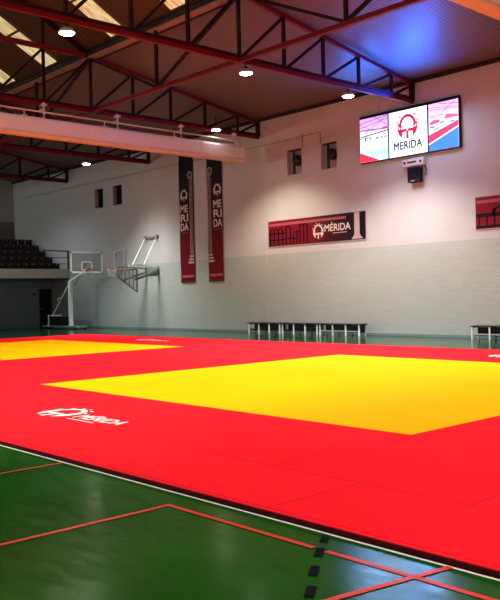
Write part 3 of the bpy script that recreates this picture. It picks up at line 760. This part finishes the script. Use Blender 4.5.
MB().lathe([(.10, -.05), (.12, 0), (.10, .05)], (-38.05, cy-.10, 1.52), 14, 'Y').build('winch', 'grey_metal', t)
for x in (-39.3, -36.1):
    for y in (cy-.27, cy+.27): MB().lathe([(.05, -.03), (.05, .03)], (x, y, .05), 14, 'Y').build('wheel', 'black', t)

t = thing('wall_basketball_hoop', 'wall mounted folding basketball hoop with rods and frame left of banners', 'basketball hoop', (-31.9, 21.1, 2.9))
xl, xr_ = -32.25, -31.32
C_ = Vector((-31.95, 21.05, 0)); D_ = Vector((.96, -.28, 0)); Nn = Vector((-.28, -.96, 0))
def bpnt(s_, z, o=0): v = C_+D_*s_+Nn*o; return (v.x, v.y, z)
b = MB(); b.bar(bpnt(0, 2.80), bpnt(0, 3.74), 1.70, .015, up=Nn); b.build('backboard', 'glass', t)
b = MB()
for z in (2.80, 3.74): b.bar(bpnt(-.9, z), bpnt(.9, z), .07, .05)
for s_ in (-.88, .88): b.bar(bpnt(s_, 2.78), bpnt(s_, 3.77), .06, .05, up=(0, 1, 0))
b.build('board_border', 'grey_metal', t)
b = MB()
for s_ in (-.3, .3): b.bar(bpnt(s_, 2.95, .02), bpnt(s_, 3.40, .02), .05, .02, up=Nn)
b.bar(bpnt(-.3, 3.40, .02), bpnt(.3, 3.40, .02), .02, .05); b.build('target_square', 'frame_green', t)
rc = C_+Nn*.40; ring_net(t, (rc.x, rc.y, 2.9), .225, 2.92, tuple(-Nn))
for x in (xl, xr_):
    MB().tube([(x, W-.08, 4.40), (x, 21.95, 3.08)], .016, 8).build('stay_rod', 'hoop_white', t)
    MB().box(x-.06, x+.06, W-.12, W-.003, 4.32, 4.48).build('wall_bracket', 'frame_green', t)
    MB().bar((x, W-.02, 2.92), (x, 21.1, 3.0), .09, .08).build('upper_arm', 'hoop_white' if x == xr_ else 'frame_green', t)
    MB().bar((x, W-.02, 2.76), (x, 21.45, 2.38), .12, .10).build('lower_arm', 'frame_green', t)
MB().bar((xl, W-.06, 4.40), (xr_, W-.06, 4.40), .05).build('wall_rail', 'grey_metal', t)
MB().bar((xl, 21.95, 3.06), (xr_, 21.95, 3.06), .06).build('cross_tube', 'frame_green', t)
MB().box(xl-.1, xr_+.06, W-.06, W-.003, 2.66, 3.0).build('wall_plate', 'frame_green', t)
# triangular latticed side frame below the arm
A_, B_, Cc, D2 = Vector((-31.35, 20.52, 2.78)), Vector((-31.35, 20.52, 2.50)), Vector((-31.35, 21.57, 1.80)), Vector((-31.35, 21.57, 2.84))
b = MB()
for p_, q_ in ((A_, B_), (B_, Cc), (Cc, D2), (A_, D2)): b.bar(p_, q_, .05, .05, up=(1, 0, 0))
for f in (.2, .4, .6, .8): 
    lo = B_.lerp(Cc, f); hi = A_.lerp(D2, f); b.bar(lo, hi, .03, .03, up=(1, 0, 0))
b.build('side_frame', 'frame_green', t)
MB().quad(A_, B_, Cc, D2).build('frame_panel', 'glass', t)

# ------------------------------------------------------------------ lights
def area(loc, size, e, col, target, name, shape='RECTANGLE', sy=None):
    l = bpy.data.lights.new(name, 'AREA'); l.energy = e; l.color = col; l.shape = shape; l.size = size; l.size_y = sy or size
    o = bpy.data.objects.new(name, l); COL.objects.link(o); o.location = loc
    o.rotation_euler = (Vector(target)-Vector(loc)).to_track_quat('-Z', 'Y').to_euler(); return o
area((-15.6, 21.3, 7.75), 1.5, 170, (.0, .15, 1.0), (-15.7, 20.4, 9.0), 'added_blue_roof_glow', sy=.8)  # unseen blue area light added to tint the roof near the display
area((-17.9, 21.5, 7.9), 1.4, 60, (.0, .20, 1.0), (-17.7, 20.6, 9.0), 'added_blue_roof_glow', sy=.8)  # second added blue area light, left of the truss
area((-16.0, 21.0, 7.75), 2.6, 110, (.45, .65, 1.0), (-15.0, 19.5, 0), 'added_blue_floor_wash', sy=.5)  # unseen bluish area light added for the reflection on the floor
area((-14, 4, 13.2), 26, 1100, (.90, .95, 1), (-14, 4, 0), 'lantern_fill_light', sy=5)  # added general fill, cool white, high in the roof
area((-41, -6.5, 6.2), 8, 1100, (.84, .98, .95), (-38, 22, 5.0), 'cool_far_end_fill', sy=2.5)  # added cool fill for the far left end; no windows modelled there
area((-16, -7.4, 5.6), 22, 600, (.86, .94, 1), (-16, 22, 4.0), 'near_wall_fill', sy=2.2)  # added fill for upright faces, in front of the windowless near wall
area((13.0, 6, 6.0), 14, 700, (.90, .96, 1), (-20, 8, 6.5), 'right_end_fill', sy=2.5)  # added fill area light at the right end wall, which has no windows
w = bpy.data.worlds.new('world'); S.world = w; w.use_nodes = True
w.node_tree.nodes['Background'].inputs[0].default_value = (.6, .65, .7, 1); w.node_tree.nodes['Background'].inputs[1].default_value = .15

# ------------------------------------------------------------------ camera (fitted to the court, walls and trusses)
yaw, pit, rol = radians(47.5997), radians(-.35547), radians(-1.293)
fw = Vector((-sin(yaw)*cos(pit), cos(yaw)*cos(pit), sin(pit))); rt = Vector((cos(yaw), sin(yaw), 0)); up = rt.cross(fw)
r2 = rt*cos(rol)+up*sin(rol); u2 = up*cos(rol)-rt*sin(rol)
cam = bpy.data.cameras.new('camera'); co = bpy.data.objects.new('camera', cam); COL.objects.link(co)
cam.sensor_fit = 'HORIZONTAL'; cam.sensor_width = 36
cam.lens = 36*814.266/500*1.0
co.matrix_world = Matrix(((r2.x, u2.x, -fw.x, 0), (r2.y, u2.y, -fw.y, 0), (r2.z, u2.z, -fw.z, 1.54), (0, 0, 0, 1)))
cam.clip_end = 200
S.camera = co
S.view_settings.view_transform = 'Standard'
S.view_settings.look = 'Medium High Contrast'
S.view_settings.exposure = -.05
